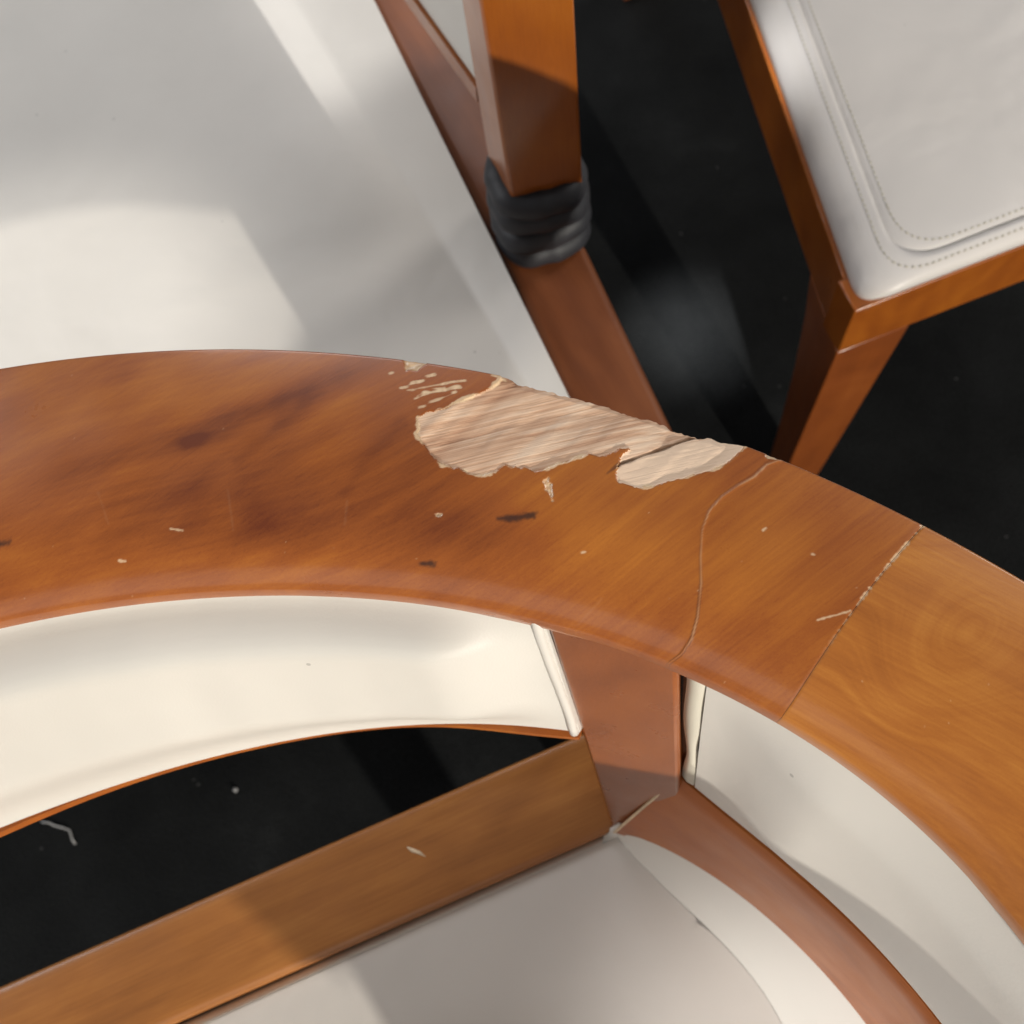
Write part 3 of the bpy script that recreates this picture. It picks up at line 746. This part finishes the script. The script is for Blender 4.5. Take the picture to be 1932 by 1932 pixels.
# arm post
def prng(z):
    k = (z - .54) / .16
    c = un(965, 375, .54); l = un(920, 295, .54); r = un(1100, 335, .54)
    c2 = un(905, 0, .70); l2 = un(848, 0, .70); r2 = un(1085, 0, .70)
    l2 = c2 + (l - c) / np.linalg.norm(l - c) * .038
    C_, L_, R_ = c + (c2 - c) * k, l + (l2 - l) * k, r + (r2 - r) * k
    o = np.array([C_, R_, R_ + (L_ - C_), L_]); o[:, 2] = z; return o
beam('arm_post', [prng(z) for z in (.461, .54, .70, .80)], rear, w_leg, .0022)
# wrap of black leather cord: one helix of flattened turns
base = prng(.50).mean(0)
e1 = prng(.54)[1] - prng(.54)[0]; e1[2] = 0; e1 /= np.linalg.norm(e1); e2 = np.array([-e1[1], e1[0], 0])
for k_, (zb_, gr) in enumerate(((.4725, 1.0), (.4915, 1.05), (.511, 1.04), (.5305, .99))):
    path = []
    for i in range(56):
        q = i / 56 * 2 * math.pi; cx_, sx_ = math.cos(q), math.sin(q); p4 = 3.2
        rr_ = 1 / ((abs(cx_) ** p4 + abs(sx_) ** p4) ** (1 / p4))
        zc = zb_ + .0034 * math.sin(q + k_ * 1.9) * (k_ > 0); ce = prng(zc).mean(0)
        path.append(ce + (e1 * cx_ * .0255 + e2 * sx_ * .0225) * rr_ * gr + fz(zc - ce[2]))
    V, fc = tube(path, [.0122 + .0006 * math.sin(i * .9 + k_) for i in range(56)], 12, True); o = mesh('cord_turn', V, fc, rear, m_wrap); fix_normals(o)
# side shell behind the post: wooden board with a leather panel above it, and the arm rail on top
ZP = .57
q0, q1 = un(880, 128, ZP), un(788, 0, ZP); qd = (q1 - q0) / np.linalg.norm(q1 - q0)
pb = [q0 - qd * .02 + qd * s for s in np.linspace(0, .42, 20)]
outv = np.array([qd[1], -qd[0], 0]); outv = outv if outv[0] > 0 else -outv
P = np.array([[p - outv * .004 + fz(-.014), p - outv * .003 + fz(0), p + outv * .016 + fz(0), p + outv * .014 + fz(-.014)] for p in pb])
loft('lower_side_rail', P, rear, w_far, True, True, True, 40)
P = np.array([[p + fz(.002), p + outv * .014 + fz(.11), p + outv * .035 + fz(.225), p + outv * .049 + fz(.225), p + outv * .028 + fz(.11), p + outv * .014 + fz(.002)] for p in pb])
loft('side_panel', P, rear, l_white, True, True, True, 40)
arm = []
pc = prng(.80).mean(0)
for s in np.linspace(-.03, .46, 24):
    k = max(0, s) ** 2 * .5
    p = pc + (-qd if False else qd) * s + outv * .01 * 0 - outv * k * .4
    arm.append([p - outv * .045 + fz(0), p + outv * .05 + fz(0), p + outv * .05 + fz(.028), p - outv * .045 + fz(.03)])
loft('arm_rail', np.array(arm), rear, w_far, True, True, True, 40)

# ------------------------------------------------------------------ the chair on the right
ZC = .44
Cc = un(1613, 588, ZC); Ca = un(1405, 0, ZC); Cb = un(1932, 465, ZC)
da = (Ca - Cc) / np.linalg.norm(Ca - Cc); db = (Cb - Cc) / np.linalg.norm(Cb - Cc)
side = empty('chair', Cc + da * .22 + db * .22 + fz(-ZC), 'wooden chair with pale padded seat edged by a double row of stitching', 'chair')
LA, LB = .75, .50
na = np.array([da[1], -da[0], 0]); na = na if na @ db > 0 else -na     # inward from the left edge
nbb = np.array([-db[1], db[0], 0]); nbb = nbb if nbb @ da > 0 else -nbb
def rail4(name, p, q, inn, z0, z1, wd, mat):
    beam(name, [[x + fz(z1 - ZC), x + inn * wd + fz(z1 - ZC), x + inn * wd + fz(z0 - ZC), x + fz(z0 - ZC)] for x in (p, q)], side, mat, .0013, 2)
Cd = Cc + da * LA + db * LB
rail4('side_rail', Cc + da * .0305, Cc + da * LA, na, .374, ZC, .03, w_far)
rail4('front_rail', Cc + db * .0005, Cc + db * LB, nbb, .374, ZC, .03, w_far)
rail4('side_rail', Cc + db * LB + da * .04, Cd, -na, .375, ZC, .03, w_far)
rail4('back_rail', Cc + da * LA, Cd, -nbb, .375, ZC, .03, w_far)
def leg4(c, ia, ib, mat):
    rr = []
    bk = ia @ da < 0
    for z, sa, sb in ((0, .038, .046), (.15, .046, .055), (.25, .055, .060), (.33, .068, .064), (.3735, .080, .066)):
        b = c + fz(z - ZC) + (da * .10 * (ZC - z) / ZC if bk else 0); rr.append([b, b + ib * sb, b + ib * sb + ia * sa, b + ia * sa])
    beam('leg', rr, side, mat, .0016)
eps = .0
leg4(Cc - da * eps - db * eps, da, db, w_legr)
for c, ia, ib in ((Cc + db * LB, da, -db), (Cc + da * LA, -da, db), (Cd, -da, -db)): leg4(c, ia, ib, w_legr)
# cushion: rings of a rounded quadrilateral moving inward and up
def rquad(d, rad, k=10, ns=26):
    cs = [Cc, Cc + db * LB, Cd, Cc + da * LA]; out = []
    ins = []
    for i in range(4):
        p, a, b = cs[i], cs[i - 1], cs[(i + 1) % 4]
        u = (a - p) / np.linalg.norm(a - p); v = (b - p) / np.linalg.norm(b - p)
        si = np.linalg.norm(np.cross(u, v)); ins.append(p + (u + v) * d / si)
    for i in range(4):
        p, a, b = ins[i], ins[i - 1], ins[(i + 1) % 4]
        u = (a - p) / np.linalg.norm(a - p); v = (b - p) / np.linalg.norm(b - p)
        s, e_ = p + u * rad, p + v * rad
        for j in range(k + 1):
            t = j / k; out.append(s * (1 - t) ** 2 + p * 2 * t * (1 - t) + e_ * t * t)
        nb_ = ins[(i + 1) % 4]; e2_ = nb_ - v * rad
        for j in range(1, ns): out.append(e_ + (e2_ - e_) * j / ns)
    return np.array(out)
prf = [(.006, -.01, .020), (.003, .002, .020), (.0025, .012, .022), (.006, .022, .026), (.011, .0285, .030), (.0155, .0318, .034), (.0185, .0335, .036), (.0205, .0350, .037), (.0225, .0352, .038), (.0242, .0338, .039), (.0256, .0300, .040), (.0272, .0336, .041), (.030, .0352, .043), (.034, .0366, .045), (.040, .0374, .05), (.055, .0395, .06), (.08, .0415, .07), (.12, .0435, .08), (.17, .045, .05), (.21, .0455, .01)]
def cshift(q, z): return q + (-nbb * .010 + na * .009) * min(1, max(0, z) / .034)
ringsC = []
for d, z, rad in prf:
    q = rquad(d, rad); q = cshift(q, z); q[:, 2] = ZC + z * .62
    if d > .033: q[:, 2] += .0035 * (vn(q[:, 0] * 14, q[:, 1] * 14) - .5) * sstep(.03, .07, d)
    ringsC.append(q)
cu = loft('seat_cushion', np.array(ringsC), side, l_right, True, True, True, 60)
# stitches, two rows each side of the piped seam
def stitches(d, z, rad):
    q = cshift(rquad(d, rad, 16, 60), z); q[:, 2] = ZC + z * .62
    q = np.r_[q, q[:1]]; s = np.r_[0, np.cumsum(np.linalg.norm(np.diff(q, axis=0), axis=1))]
    V, Fc = [], []; step = .0052
    for c in np.arange(0, s[-1], step):
        a = np.array([np.interp(c, s, q[:, i]) for i in range(3)]); b = np.array([np.interp(c + step * .62, s, q[:, i]) for i in range(3)])
        m_ = (a + b) / 2 + fz(.0005)
        v, f_ = tube([a - fz(.0003), m_, b - fz(.0003)], [.0003, .0006, .0003], 5)
        Fc += [tuple(x + len(V) for x in g_) for g_ in f_]; V += v.tolist()
    return V, Fc
for d, z, rad in ((.0165, .0328, .035), (.0315, .0360, .044)):
    V, Fc = stitches(d, z, rad); o = mesh('stitching', V, Fc, cu, m_thread); o['kind'] = 'stuff'

# ------------------------------------------------------------------ lint on the carpet
def lint(px, name, rad, label):
    base_ = un(px[0][0], px[0][1], .0); base_[2] = 0
    pts = [un(x, y, .003) for x, y in px]
    e_ = empty(name, base_, label, 'lint') if False else None
    V, fc = tube(pts, rad, 6)
    me = bpy.data.meshes.new(name); me.from_pydata((V - base_).tolist(), [], fc); o = link(me, name, None, m_lint)
    o.location = base_; o['label'] = label; o['category'] = 'lint'; return o
lint([(78, 1551), (92, 1552), (104, 1558), (120, 1562), (131, 1566), (134, 1575), (136, 1584), (142, 1592)], 'lint_thread', .0011, 'pale crooked thread of lint lying on the black carpet')
lint([(441, 1489), (444, 1490), (447, 1492)], 'lint_speck', .0022, 'small pale speck of fluff on carpet behind the seat rail')
